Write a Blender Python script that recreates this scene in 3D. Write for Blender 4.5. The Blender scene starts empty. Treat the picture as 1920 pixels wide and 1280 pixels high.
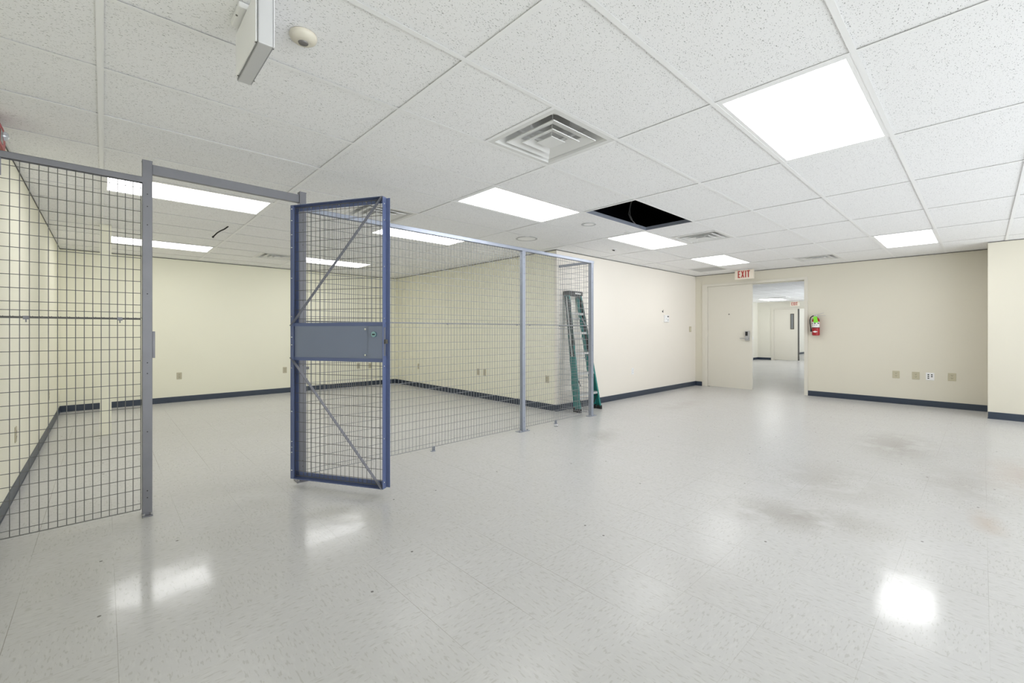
import bpy, bmesh, math, random
from mathutils import Vector, Matrix

random.seed(7)
scene = bpy.context.scene
COL = scene.collection

# ------------------------------------------------------------------ camera
TH = 0.8193                       # heading of the lens, from +X towards +Y
F_PX = 822.0
cam_data = bpy.data.cameras.new('camera')
cam_data.sensor_width = 36.0
cam_data.lens = F_PX / 1920.0 * 36.0
cam_data.shift_x = -(962.6 - 960.0) / 1920.0
cam_data.shift_y = -(640.0 - 621.1) / 1920.0
cam_data.clip_start = 0.05
cam_data.clip_end = 200
cam = bpy.data.objects.new('camera', cam_data)
COL.objects.link(cam)
cam.location = (0, 0, 1.2047)
cam.rotation_euler = (math.pi / 2, 0, TH - math.pi / 2)
scene.camera = cam

# ------------------------------------------------------------------ world, exposure
world = bpy.data.worlds.new('world')
scene.world = world
world.use_nodes = True
world.node_tree.nodes['Background'].inputs['Color'].default_value = (0.90, 0.95, 1.0, 1)
# added ceiling fill below the horizon, sky above, let in by the open rear side
wt = world.node_tree
wb = wt.nodes['Background']
wtc = wt.nodes.new('ShaderNodeTexCoord')
wsep = wt.nodes.new('ShaderNodeSeparateXYZ')
wt.links.new(wtc.outputs['Generated'], wsep.inputs[0])
wmr = wt.nodes.new('ShaderNodeMapRange')
wmr.inputs['From Min'].default_value = -0.06
wmr.inputs['From Max'].default_value = 0.06
wmr.inputs['To Min'].default_value = 6.6
wmr.inputs['To Max'].default_value = 2.6
wt.links.new(wsep.outputs[2], wmr.inputs['Value'])
wt.links.new(wmr.outputs[0], wb.inputs['Strength'])
scene.view_settings.view_transform = 'Standard'
scene.view_settings.look = 'None'
scene.view_settings.gamma = 1.0
scene.view_settings.use_curve_mapping = False
scene.view_settings.exposure = -0.06
PANEL_STRENGTH = 7.4
scene.cycles.max_bounces = 9
scene.cycles.diffuse_bounces = 6
scene.cycles.glossy_bounces = 3
scene.cycles.adaptive_threshold = 0.05
scene.cycles.caustics_reflective = False
scene.cycles.caustics_refractive = False

ZC = 2.44
XL, XR, XE, XJ = -0.48, 4.99, 9.68, 8.95
YF_, YB, YR_, YJ, YREAR = -4.2, 9.38, 4.39, -0.05, -4.2
GX0, GY0, PX, PY = -0.0116, 0.390, 1.2192, 0.6096


# ------------------------------------------------------------------ materials
def new_mat(name):
    m = bpy.data.materials.new(name)
    m.use_nodes = True
    nt = m.node_tree
    return m, nt, nt.nodes['Principled BSDF']


def simple(name, rgb, rough=0.5, metal=0.0, var=0.0, scale=20.0, bump=0.0, coat=0.0, spec=0.5):
    m, nt, p = new_mat(name)
    p.inputs['Base Color'].default_value = (*rgb, 1)
    p.inputs['Roughness'].default_value = rough
    p.inputs['Metallic'].default_value = metal
    p.inputs['Coat Weight'].default_value = coat
    p.inputs['Specular IOR Level'].default_value = spec
    if var or bump:
        tc = nt.nodes.new('ShaderNodeTexCoord')
        n = nt.nodes.new('ShaderNodeTexNoise')
        n.inputs['Scale'].default_value = scale
        n.inputs['Detail'].default_value = 4
        nt.links.new(tc.outputs['Object'], n.inputs['Vector'])
        if var:
            r = nt.nodes.new('ShaderNodeMix')
            r.data_type = 'RGBA'
            r.inputs['A'].default_value = (*[c * (1 - var) for c in rgb], 1)
            r.inputs['B'].default_value = (*[min(1, c * (1 + var)) for c in rgb], 1)
            nt.links.new(n.outputs['Fac'], r.inputs['Factor'])
            nt.links.new(r.outputs['Result'], p.inputs['Base Color'])
        if bump:
            b = nt.nodes.new('ShaderNodeBump')
            b.inputs['Strength'].default_value = bump
            b.inputs['Distance'].default_value = 0.002
            nt.links.new(n.outputs['Fac'], b.inputs['Height'])
            nt.links.new(b.outputs['Normal'], p.inputs['Normal'])
    return m


def emit(name, rgb, strength):
    m, nt, p = new_mat(name)
    p.inputs['Base Color'].default_value = (0.8, 0.8, 0.8, 1)
    p.inputs['Emission Color'].default_value = (*rgb, 1)
    p.inputs['Emission Strength'].default_value = strength
    return m


def math_node(nt, op, a, b=None, clamp=False):
    n = nt.nodes.new('ShaderNodeMath')
    n.operation = op
    n.use_clamp = clamp
    for i, v in enumerate((a, b)):
        if v is None:
            continue
        if isinstance(v, (int, float)):
            n.inputs[i].default_value = v
        else:
            nt.links.new(v, n.inputs[i])
    return n.outputs[0]


def mix_rgb(nt, fac, a, b):
    n = nt.nodes.new('ShaderNodeMix')
    n.data_type = 'RGBA'
    for k, v in (('Factor', fac), ('A', a), ('B', b)):
        if isinstance(v, tuple):
            n.inputs[k].default_value = (*v, 1)
        elif isinstance(v, (int, float)):
            n.inputs[k].default_value = v
        else:
            nt.links.new(v, n.inputs[k])
    return n.outputs['Result']


def floor_material():
    m, nt, p = new_mat('vinyl_tile_floor')
    tc = nt.nodes.new('ShaderNodeTexCoord')
    sep = nt.nodes.new('ShaderNodeSeparateXYZ')
    nt.links.new(tc.outputs['Object'], sep.inputs[0])
    T = 0.3205
    fx = math_node(nt, 'DIVIDE', math_node(nt, 'SUBTRACT', sep.outputs[0], 0.0385), T)
    fy = math_node(nt, 'DIVIDE', math_node(nt, 'SUBTRACT', sep.outputs[1], 0.302), T)

    def edge(f):
        fr = math_node(nt, 'FRACT', f)
        d = math_node(nt, 'ABSOLUTE', math_node(nt, 'SUBTRACT', fr, 0.5))
        return math_node(nt, 'GREATER_THAN', d, 0.5 - 0.0030)
    jx, jy = edge(fx), edge(fy)
    big = nt.nodes.new('ShaderNodeTexNoise')
    big.noise_dimensions = '2D'
    big.inputs['Scale'].default_value = 1.1
    big.inputs['Detail'].default_value = 1
    nt.links.new(tc.outputs['Object'], big.inputs['Vector'])
    jmod = math_node(nt, 'MULTIPLY', math_node(nt, 'SUBTRACT', big.outputs['Fac'], 0.36, True), 3.4, True)
    joint = math_node(nt, 'MULTIPLY', math_node(nt, 'MAXIMUM', math_node(nt, 'MULTIPLY', jx, 0.95), math_node(nt, 'MULTIPLY', jy, 0.45)), jmod)
    # per tile checker picks the grain direction
    cx = math_node(nt, 'FLOOR', fx)
    cy = math_node(nt, 'FLOOR', fy)
    ck = math_node(nt, 'ABSOLUTE', math_node(nt, 'MODULO', math_node(nt, 'ADD', cx, cy), 2.0))

    stretch = nt.nodes.new('ShaderNodeCombineXYZ')
    kx = math_node(nt, 'ADD', 1.0, math_node(nt, 'MULTIPLY', ck, 2.6))
    ky = math_node(nt, 'SUBTRACT', 3.6, math_node(nt, 'MULTIPLY', ck, 2.6))
    nt.links.new(math_node(nt, 'MULTIPLY', sep.outputs[0], kx), stretch.inputs[0])
    nt.links.new(math_node(nt, 'MULTIPLY', sep.outputs[1], ky), stretch.inputs[1])

    def flecks(scale, lo, hi, detail):
        n = nt.nodes.new('ShaderNodeTexNoise')
        n.noise_dimensions = '2D'
        n.inputs['Scale'].default_value = scale
        n.inputs['Detail'].default_value = detail
        n.inputs['Roughness'].default_value = 0.55
        nt.links.new(stretch.outputs[0], n.inputs['Vector'])
        r = nt.nodes.new('ShaderNodeMapRange')
        r.inputs['From Min'].default_value = lo
        r.inputs['From Max'].default_value = hi
        nt.links.new(n.outputs['Fac'], r.inputs['Value'])
        return r.outputs[0]
    fl = flecks(27, 0.60, 0.68, 1.5)
    w = flecks(15, 0.52, 0.72, 2)
    base = (0.555, 0.55, 0.542)
    c = mix_rgb(nt, math_node(nt, 'MULTIPLY', fl, 0.34), base, (0.33, 0.315, 0.28))
    c = mix_rgb(nt, math_node(nt, 'MULTIPLY', w, 0.4), c, (0.62, 0.615, 0.60))
    # per tile tone
    wn = nt.nodes.new('ShaderNodeTexWhiteNoise')
    wn.noise_dimensions = '2D'
    cmb = nt.nodes.new('ShaderNodeCombineXYZ')
    nt.links.new(cx, cmb.inputs[0])
    nt.links.new(cy, cmb.inputs[1])
    nt.links.new(cmb.outputs[0], wn.inputs['Vector'])
    c = mix_rgb(nt, math_node(nt, 'MULTIPLY', wn.outputs['Value'], 0.10), c, (0.50, 0.485, 0.45))
    # worn and soiled places
    stn = nt.nodes.new('ShaderNodeTexNoise')
    stn.noise_dimensions = '2D'
    stn.inputs['Scale'].default_value = 3.6
    stn.inputs['Detail'].default_value = 4
    stn.inputs['Roughness'].default_value = 0.62
    nt.links.new(tc.outputs['Object'], stn.inputs['Vector'])
    rough_add = None
    for (x, y, rx, ry, rot, amt, col) in (
            (3.30, 0.82, 0.34, 0.62, 0.4, 0.55, (0.30, 0.275, 0.235)),
            (4.25, 0.85, 0.75, 0.55, 0.3, 0.38, (0.33, 0.305, 0.27)),
            (6.10, 0.62, 0.95, 0.42, 0.1, 0.55, (0.31, 0.29, 0.26)),
            (4.90, 0.10, 0.75, 0.34, 0.2, 0.34, (0.34, 0.31, 0.27)),
            (4.15, 2.98, 0.55, 0.22, 0.3, 0.55, (0.36, 0.35, 0.32)),
            (5.60, -0.25, 0.9, 0.35, 0.0, 0.45, (0.46, 0.36, 0.29)),
            (4.05, -0.02, 0.35, 0.10, 0.1, 0.45, (0.45, 0.34, 0.25)),
            (1.10, 2.95, 0.20, 0.75, 0.5, 0.35, (0.42, 0.40, 0.35)),
            (6.9, 3.35, 0.9, 0.25, 0.0, 0.35, (0.40, 0.38, 0.34)),
            (2.1, 0.95, 0.5, 0.4, 0.4, 0.22, (0.40, 0.38, 0.35))):
        mp = nt.nodes.new('ShaderNodeMapping')
        mp.vector_type = 'TEXTURE'
        mp.inputs['Location'].default_value = (x, y, 0)
        mp.inputs['Rotation'].default_value = (0, 0, rot)
        mp.inputs['Scale'].default_value = (rx, ry, 1)
        nt.links.new(tc.outputs['Object'], mp.inputs['Vector'])
        ln = nt.nodes.new('ShaderNodeVectorMath')
        ln.operation = 'LENGTH'
        nt.links.new(mp.outputs[0], ln.inputs[0])
        fall = math_node(nt, 'SUBTRACT', 1.0, ln.outputs['Value'], True)
        k = math_node(nt, 'MULTIPLY', fall, math_node(nt, 'MULTIPLY', math_node(nt, 'SUBTRACT', stn.outputs['Fac'], 0.30, True), 4.2, True))
        k = math_node(nt, 'MULTIPLY', k, amt)
        c = mix_rgb(nt, k, c, col)
        rough_add = k if rough_add is None else math_node(nt, 'ADD', rough_add, k)
    c = mix_rgb(nt, joint, c, (0.30, 0.28, 0.25))
    # small black scuffs
    sv = nt.nodes.new('ShaderNodeTexVoronoi')
    sv.voronoi_dimensions = '2D'
    sv.inputs['Scale'].default_value = 3.2
    nt.links.new(tc.outputs['Object'], sv.inputs['Vector'])
    spk = math_node(nt, 'LESS_THAN', sv.outputs['Distance'], 0.022)
    sc2 = nt.nodes.new('ShaderNodeSeparateColor')
    nt.links.new(sv.outputs['Color'], sc2.inputs[0])
    spk = math_node(nt, 'MULTIPLY', spk, math_node(nt, 'GREATER_THAN', sc2.outputs[0], 0.86))
    c = mix_rgb(nt, math_node(nt, 'MULTIPLY', spk, 0.8), c, (0.10, 0.09, 0.08))
    nt.links.new(c, p.inputs['Base Color'])
    gloss = None
    for (x, y, rx, ry, rot) in ((0.30, 2.68, 0.62, 0.62, 0.0), (2.68, 0.22, 0.55, 0.50, 0.0), (1.10, 2.75, 0.5, 0.45, 0.0)):
        mp = nt.nodes.new('ShaderNodeMapping')
        mp.vector_type = 'TEXTURE'
        mp.inputs['Location'].default_value = (x, y, 0)
        mp.inputs['Scale'].default_value = (rx, ry, 1)
        nt.links.new(tc.outputs['Object'], mp.inputs['Vector'])
        ln = nt.nodes.new('ShaderNodeVectorMath')
        ln.operation = 'LENGTH'
        nt.links.new(mp.outputs[0], ln.inputs[0])
        sm = nt.nodes.new('ShaderNodeMapRange')
        sm.interpolation_type = 'SMOOTHERSTEP'
        sm.inputs['From Min'].default_value = 1.4
        sm.inputs['From Max'].default_value = 0.30
        nt.links.new(ln.outputs['Value'], sm.inputs['Value'])
        k = sm.outputs[0]
        gloss = k if gloss is None else math_node(nt, 'MAXIMUM', gloss, k)
    rn = math_node(nt, 'ADD', math_node(nt, 'MULTIPLY', big.outputs['Fac'], 0.06), 0.215)
    rn = math_node(nt, 'SUBTRACT', rn, math_node(nt, 'MULTIPLY', gloss, 0.115))
    rn = math_node(nt, 'MINIMUM', rn, 0.262)
    nt.links.new(rn, p.inputs['Roughness'])
    nt.links.new(math_node(nt, 'ADD', math_node(nt, 'MULTIPLY', gloss, 0.22), 0.17), p.inputs['Specular IOR Level'])
    bn = nt.nodes.new('ShaderNodeTexNoise')
    bn.noise_dimensions = '2D'
    bn.inputs['Scale'].default_value = 7
    bn.inputs['Detail'].default_value = 0
    nt.links.new(tc.outputs['Object'], bn.inputs['Vector'])
    bp = nt.nodes.new('ShaderNodeBump')
    bp.inputs['Strength'].default_value = 0.06
    bp.inputs['Distance'].default_value = 0.01
    nt.links.new(bn.outputs['Fac'], bp.inputs['Height'])
    nt.links.new(bp.outputs['Normal'], p.inputs['Normal'])
    return m


def ceiling_material():
    m, nt, p = new_mat('fissured_ceiling_tile')
    tc = nt.nodes.new('ShaderNodeTexCoord')
    dn = nt.nodes.new('ShaderNodeTexNoise')
    dn.noise_dimensions = '2D'
    dn.inputs['Scale'].default_value = 70
    dn.inputs['Detail'].default_value = 0
    nt.links.new(tc.outputs['Object'], dn.inputs['Vector'])

    def pits(rot, sx, sy, scale, cut, gain, off):
        mp = nt.nodes.new('ShaderNodeMapping')
        mp.inputs['Location'].default_value = (off, off * 1.7, 0)
        mp.inputs['Rotation'].default_value = (0, 0, rot)
        mp.inputs['Scale'].default_value = (sx, sy, 1.0)
        nt.links.new(tc.outputs['Object'], mp.inputs['Vector'])
        add = nt.nodes.new('ShaderNodeMix')
        add.data_type = 'VECTOR'
        add.inputs['Factor'].default_value = 0.014
        nt.links.new(mp.outputs[0], add.inputs['A'])
        nt.links.new(dn.outputs['Color'], add.inputs['B'])
        vo = nt.nodes.new('ShaderNodeTexVoronoi')
        vo.voronoi_dimensions = '2D'
        vo.inputs['Scale'].default_value = scale
        nt.links.new(add.outputs['Result'], vo.inputs['Vector'])
        sc = nt.nodes.new('ShaderNodeSeparateColor')
        nt.links.new(vo.outputs['Color'], sc.inputs[0])
        rad = math_node(nt, 'MULTIPLY', math_node(nt, 'SUBTRACT', sc.outputs[0], cut, True), gain)
        hole = math_node(nt, 'LESS_THAN', vo.outputs['Distance'], rad)
        tone = math_node(nt, 'ADD', math_node(nt, 'MULTIPLY', sc.outputs[1], 0.6), 0.22)
        return math_node(nt, 'MULTIPLY', hole, tone)
    fac = math_node(nt, 'MAXIMUM', pits(0.6, 1.0, 2.0, 62, 0.34, 0.34, 0.0), pits(-0.8, 1.0, 1.8, 75, 0.38, 0.34, 3.3))
    base = (0.915, 0.915, 0.92)
    c = mix_rgb(nt, fac, base, (0.20, 0.20, 0.195))
    nt.links.new(c, p.inputs['Base Color'])
    p.inputs['Roughness'].default_value = 0.9
    p.inputs['Specular IOR Level'].default_value = 0.15
    return m


M = {}
M['floor'] = floor_material()
M['tile'] = ceiling_material()
M['tee'] = simple('white_grid_paint', (0.92, 0.92, 0.92), 0.5)
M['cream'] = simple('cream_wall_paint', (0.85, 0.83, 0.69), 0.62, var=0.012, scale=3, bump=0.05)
M['warm'] = simple('wall_paint_warm_light', (0.80, 0.755, 0.685), 0.6, var=0.012, scale=3, bump=0.05)  # same paint as the cream walls, warm white light put into the colour
M['beige'] = simple('wall_paint_beige_light', (0.68, 0.645, 0.545), 0.6, var=0.012, scale=3, bump=0.05)  # same paint again, its duller beige light put into the colour
M['hallwall'] = simple('hall_wall_paint', (0.72, 0.70, 0.62), 0.6, var=0.012, scale=3)
M['door'] = simple('beige_door_paint', (0.685, 0.655, 0.575), 0.45, var=0.01, scale=2)
M['base'] = simple('navy_vinyl_baseboard', (0.030, 0.043, 0.068), 0.38, var=0.05, scale=6)
M['shell'] = simple('dark_blocker_slab', (0.05, 0.05, 0.055), 0.9)
M['steel'] = simple('grey_steel_paint', (0.205, 0.205, 0.225), 0.42, metal=0.25, var=0.12, scale=9)
M['galv'] = simple('pale_galvanised_steel', (0.34, 0.37, 0.44), 0.36, metal=0.45, var=0.10, scale=14)
M['wire'] = simple('grey_wire', (0.17, 0.17, 0.165), 0.45, metal=0.35)
M['wiregalv'] = simple('bright_wire', (0.26, 0.27, 0.28), 0.5, metal=0.25)
M['gateblue'] = simple('slate_blue_gate_paint', (0.125, 0.160, 0.30), 0.38, var=0.08, scale=6)
M['gateplate'] = simple('blue_grey_plate_tone', (0.215, 0.25, 0.34), 0.42, var=0.04, scale=4)  # greyer and lighter than the gate frame
M['brace'] = simple('brace_steel', (0.20, 0.205, 0.235), 0.38, metal=0.3, var=0.1, scale=10)
M['chrome'] = simple('bright_chrome', (0.75, 0.78, 0.80), 0.22, metal=1.0)
M['satin'] = simple('satin_chrome', (0.50, 0.50, 0.51), 0.35, metal=0.9)
M['black'] = simple('black_plastic', (0.012, 0.012, 0.013), 0.45)
M['dark'] = simple('dark_recess', (0.02, 0.02, 0.02), 0.8)
M['white'] = simple('white_plastic', (0.82, 0.82, 0.82), 0.4)
M['offwhite'] = simple('ivory_plastic', (0.66, 0.61, 0.50), 0.4)
M['almond'] = simple('almond_outlet_plastic', (0.50, 0.46, 0.33), 0.4)
M['vent'] = simple('white_vent_enamel', (0.76, 0.76, 0.75), 0.45)
M['grille'] = simple('perforated_grey_grille', (0.50, 0.50, 0.505), 0.6, var=0.25, scale=160)
M['sensor'] = simple('cream_sensor_plastic', (0.66, 0.62, 0.52), 0.4)
M['lens'] = simple('smoked_lens', (0.16, 0.15, 0.14), 0.2)
M['red'] = simple('red_enamel', (0.36, 0.008, 0.012), 0.4)
M['exitred'] = simple('red_sign_letter', (0.42, 0.045, 0.035), 0.5)
M['signface'] = simple('cream_sign_face', (0.78, 0.71, 0.60), 0.4)
M['green_tag'] = simple('lime_inspection_tag', (0.22, 0.72, 0.03), 0.5)
M['label'] = simple('white_paper_label', (0.82, 0.82, 0.80), 0.5)
M['teal'] = simple('teal_fibreglass', (0.012, 0.205, 0.19), 0.4, var=0.15, scale=12)
M['alu'] = simple('brushed_aluminium', (0.66, 0.67, 0.68), 0.38, metal=0.7, var=0.06, scale=30)
M['stick'] = simple('charcoal_dark_tone', (0.045, 0.045, 0.045), 0.5, var=0.3, scale=60)  # dark tone of the upper rails and the top cap
M['clear'] = simple('clear_strobe_lens', (0.60, 0.63, 0.66), 0.10, metal=0.3)
M['panel'] = emit('lit_panel_diffuser', (0.985, 0.99, 1.0), PANEL_STRENGTH)
M['plenum'] = simple('plenum_shade_black', (0.003, 0.0035, 0.007), 0.9, spec=0.05)  # near black, shade of the closed void put into the colour
M['gap'] = simple('painted_wall_top_shadow', (0.10, 0.095, 0.085), 0.7)
M['glass'] = simple('wired_dark_glass', (0.22, 0.23, 0.24), 0.15)
M['bronze'] = simple('bronze_window_frame', (0.11, 0.105, 0.085), 0.4)
M['doorside'] = simple('dark_door_edge', (0.10, 0.095, 0.085), 0.5)


# ------------------------------------------------------------------ mesh builder
class MB:
    def __init__(self):
        self.bm = bmesh.new()
        self.mats = []
        self.mi = 0

    def use(self, mat):
        if mat not in self.mats:
            self.mats.append(mat)
        self.mi = self.mats.index(mat)
        return self

    def _f(self, vs):
        try:
            f = self.bm.faces.new(vs)
            f.material_index = self.mi
            return f
        except ValueError:
            return None

    def box(self, x0, x1, y0, y1, z0, z1):
        if x0 > x1: x0, x1 = x1, x0
        if y0 > y1: y0, y1 = y1, y0
        if z0 > z1: z0, z1 = z1, z0
        v = [self.bm.verts.new(c) for c in ((x0, y0, z0), (x1, y0, z0), (x1, y1, z0), (x0, y1, z0), (x0, y0, z1), (x1, y0, z1), (x1, y1, z1), (x0, y1, z1))]
        for q in ((0, 3, 2, 1), (4, 5, 6, 7), (0, 1, 5, 4), (1, 2, 6, 5), (2, 3, 7, 6), (3, 0, 4, 7)):
            self._f([v[i] for i in q])
        return self

    def hexa(self, pts):                       # eight corners, bottom four then top four
        v = [self.bm.verts.new(c) for c in pts]
        for q in ((0, 3, 2, 1), (4, 5, 6, 7), (0, 1, 5, 4), (1, 2, 6, 5), (2, 3, 7, 6), (3, 0, 4, 7)):
            self._f([v[i] for i in q])
        return self

    def quad(self, *pts):
        self._f([self.bm.verts.new(p) for p in pts])
        return self

    def bar(self, a, b, w, h, up=(0, 0, 1)):   # rectangular bar from a to b
        a, b = Vector(a), Vector(b)
        d = (b - a).normalized()
        s = d.cross(Vector(up))
        if s.length < 1e-5:
            s = d.cross(Vector((1, 0, 0)))
        s.normalize()
        u = s.cross(d)
        s, u = s * w / 2, u * h / 2
        return self.hexa([a - s - u, a + s - u, a + s + u, a - s + u, b - s - u, b + s - u, b + s + u, b - s + u])

    def tube(self, pts, r, n=8, caps=True):
        pts = [Vector(p) for p in pts]
        rs = r if isinstance(r, (list, tuple)) else [r] * len(pts)
        rings = []
        ref = None
        for i, p in enumerate(pts):
            d = (pts[min(i + 1, len(pts) - 1)] - pts[max(i - 1, 0)]).normalized()
            if ref is None:
                ref = d.orthogonal().normalized()
            s = (ref - d * ref.dot(d))
            s = d.orthogonal().normalized() if s.length < 1e-5 else s.normalized()
            ref = s
            t = d.cross(s)
            rings.append([self.bm.verts.new(p + (s * math.cos(2 * math.pi * k / n) + t * math.sin(2 * math.pi * k / n)) * rs[i]) for k in range(n)])
        for A, B in zip(rings, rings[1:]):
            for k in range(n):
                self._f([A[k], A[(k + 1) % n], B[(k + 1) % n], B[k]])
        if caps:
            self._f(rings[0][::-1])
            self._f(rings[-1])
        return self

    def cyl(self, a, b, r, n=20):
        return self.tube([a, b], r, n)

    def lathe(self, prof, origin, axis=(0, 0, 1), n=32):   # prof: (radius, height along axis)
        o, ax = Vector(origin), Vector(axis).normalized()
        s = ax.orthogonal().normalized()
        t = ax.cross(s)
        rings = []
        for r, h in prof:
            if r < 1e-6:
                rings.append([self.bm.verts.new(o + ax * h)])
            else:
                rings.append([self.bm.verts.new(o + ax * h + (s * math.cos(2 * math.pi * k / n) + t * math.sin(2 * math.pi * k / n)) * r) for k in range(n)])
        for A, B in zip(rings, rings[1:]):
            for k in range(n):
                if len(A) == 1 and len(B) == 1:
                    continue
                if len(A) == 1:
                    self._f([A[0], B[k], B[(k + 1) % n]])
                elif len(B) == 1:
                    self._f([A[k], A[(k + 1) % n], B[0]])
                else:
                    self._f([A[k], A[(k + 1) % n], B[(k + 1) % n], B[k]])
        return self

    def build(self, name, mat=None, parent=None, bevel=0.0, smooth=False):
        bm = self.bm
        bmesh.ops.recalc_face_normals(bm, faces=bm.faces[:])
        if smooth:
            for f in bm.faces:
                f.smooth = True
        me = bpy.data.meshes.new(name)
        bm.to_mesh(me)
        bm.free()
        if self.mats:
            for mm in self.mats:
                me.materials.append(mm)
        else:
            me.materials.append(mat)
        o = bpy.data.objects.new(name, me)
        COL.objects.link(o)
        if parent is not None:
            o.parent = parent
        if bevel:
            b = o.modifiers.new('bevel', 'BEVEL')
            b.width = bevel
            b.segments = 2
            b.limit_method = 'ANGLE'
        if smooth:
            e = o.modifiers.new('edges', 'EDGE_SPLIT')
            e.split_angle = math.radians(40)
        return o


def build_each(mb, name, mat, parent, smooth=False):
    # one object for every separate piece gathered in mb
    seen, out = set(), []
    mb.bm.verts.ensure_lookup_table()
    for v in mb.bm.verts:
        if v in seen:
            continue
        stack, isl = [v], []
        seen.add(v)
        while stack:
            q = stack.pop()
            isl.append(q)
            for e in q.link_edges:
                w = e.other_vert(q)
                if w not in seen:
                    seen.add(w)
                    stack.append(w)
        p = MB()
        mp = {q: p.bm.verts.new(q.co) for q in isl}
        for f in {f for q in isl for f in q.link_faces}:
            p.bm.faces.new([mp[q] for q in f.verts])
        out.append(p.build(name, mat, parent, smooth=smooth))
    mb.bm.free()
    return out


def tag(o, label, cat=None, group=None, kind=None):
    if label: o['label'] = label
    if cat: o['category'] = cat
    if group: o['group'] = group
    if kind: o['kind'] = kind
    return o


def thing(name, label, cat, loc=(0, 0, 0), rotz=0.0, group=None, kind=None):
    o = bpy.data.objects.new(name, None)
    o.empty_display_size = 0.1
    COL.objects.link(o)
    o.location = loc
    o.rotation_euler = (0, 0, rotz)
    return tag(o, label, cat, group, kind)


def kids(o):
    return [c for c in bpy.data.objects if c.parent == o]


def dup(root, loc, label, rotz=None, group=None):
    r = root.copy()
    COL.objects.link(r)
    r.location = loc
    if rotz is not None:
        r.rotation_euler = (0, 0, rotz)
    r['label'] = label
    if group:
        r['group'] = group
    for ch in kids(root):
        c = ch.copy()
        COL.objects.link(c)
        c.parent = r
        for g in kids(ch):
            d = g.copy()
            COL.objects.link(d)
            d.parent = c
    return r


def struct(name, mb, mat, label, cat, parent=None):
    return tag(mb.build(name, mat, parent), label, cat, kind='structure')


# ------------------------------------------------------------------ the room shell
ZT = 3.05
b = MB()
b.box(-0.7, 9.8, YREAR, 9.6, -0.12, 0)
struct('floor', b, M['floor'], 'pale grey speckled vinyl tile floor of the whole room', 'floor')

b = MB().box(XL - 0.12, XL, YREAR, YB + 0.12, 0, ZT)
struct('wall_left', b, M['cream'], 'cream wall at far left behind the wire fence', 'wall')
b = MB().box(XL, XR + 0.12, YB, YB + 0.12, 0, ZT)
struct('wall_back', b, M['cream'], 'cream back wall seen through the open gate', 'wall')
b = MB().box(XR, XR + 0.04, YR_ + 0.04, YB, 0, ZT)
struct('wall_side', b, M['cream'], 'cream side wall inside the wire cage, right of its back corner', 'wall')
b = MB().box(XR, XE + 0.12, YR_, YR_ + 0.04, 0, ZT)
struct('wall_right', b, M['warm'], 'cream wall, toned warm white by its light, behind the folded ladder', 'wall')
# exit wall with the double door opening
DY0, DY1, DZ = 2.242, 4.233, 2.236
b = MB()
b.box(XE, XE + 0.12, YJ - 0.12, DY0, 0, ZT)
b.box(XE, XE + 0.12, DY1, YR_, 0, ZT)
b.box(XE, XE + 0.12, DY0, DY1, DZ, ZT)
struct('wall_exit', b, M['beige'], 'cream end wall, toned beige by its light, with the double door and fire extinguisher', 'wall')
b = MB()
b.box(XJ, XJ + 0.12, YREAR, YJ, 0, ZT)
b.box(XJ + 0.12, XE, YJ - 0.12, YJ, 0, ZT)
struct('wall_jog', b, M['beige'], 'cream wall, toned beige by its light, stepping forward at the right edge of the room', 'wall')
# unseen slab and rear header, added to keep world light out above the ceiling
b = MB()
b.box(-0.8, 9.9, YREAR, 9.6, ZT, ZT + 0.1)
b.box(XL, XJ, YREAR, YREAR + 0.08, ZC + 0.02, ZT)
struct('daylight_block_slab', b, M['shell'], 'unseen dark slab added above the dropped ceiling to block daylight', 'roof')
b = MB().box(-0.05 + 0.018, 0.066, 6.93, 7.03, 0, ZC)
struct('pillar', b, M['cream'], 'slim square cream pillar standing in the cage behind the fence', 'pillar')

# baseboards
BH, BT = 0.095, 0.007


def baseboard(name, boxes, label):
    b = MB()
    for (x0, x1, y0, y1) in boxes:
        b.box(x0, x1, y0, y1, 0, BH)
        # thin coved toe
        b.box(x0 - 0.003, x1 + 0.003, y0 - 0.003, y1 + 0.003, 0, 0.010)
    return struct(name, b, M['base'], label, 'baseboard')


baseboard('baseboard_left', [(XL, XL + BT, YREAR, YB)], 'navy baseboard along the cream wall at far left')
baseboard('baseboard_back', [(XL, XR, YB - BT, YB)], 'navy baseboard along the cream back wall')
baseboard('baseboard_side', [(XR - BT, XR, YR_, YB)], 'navy baseboard along the cage side wall')
baseboard('baseboard_right', [(XR - BT, XE, YR_ - BT, YR_)], 'dark navy baseboard along the wall behind the ladder')
baseboard('baseboard_exit', [(XE - BT, XE, YJ, DY0), (XE - BT, XE, DY1, YR_)], 'dark navy baseboard along the exit door wall')
baseboard('baseboard_jog', [(XJ - BT, XJ, YREAR, YJ)], 'dark navy baseboard along the stepped wall at right')

# ------------------------------------------------------------------ dropped ceiling
# special cells: (i, j) full 4x2 ft cell, or (i + .5, j) for a 2x2 ft half cell
LIGHT_CELLS = [(2, 0), (2, 4), (4, 4), (6, 4), (6, 0), (0, 7), (0, 12), (2, 7), (2, 12)]
HOLE = (3, 3)
VENTS = [(1.5, 2), (4.5, 3), (7.0, 2), (1.5, 6), (1.5, 12)]
GRILLE = (7.0, 5)
half_special = {v: 'v' for v in VENTS}
half_special[GRILLE] = 'g'


def in_room(x, y):
    if y < YR_:
        return XL < x < (XJ if y < YJ else XE)
    return XL < x < XR and y < YB


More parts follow.
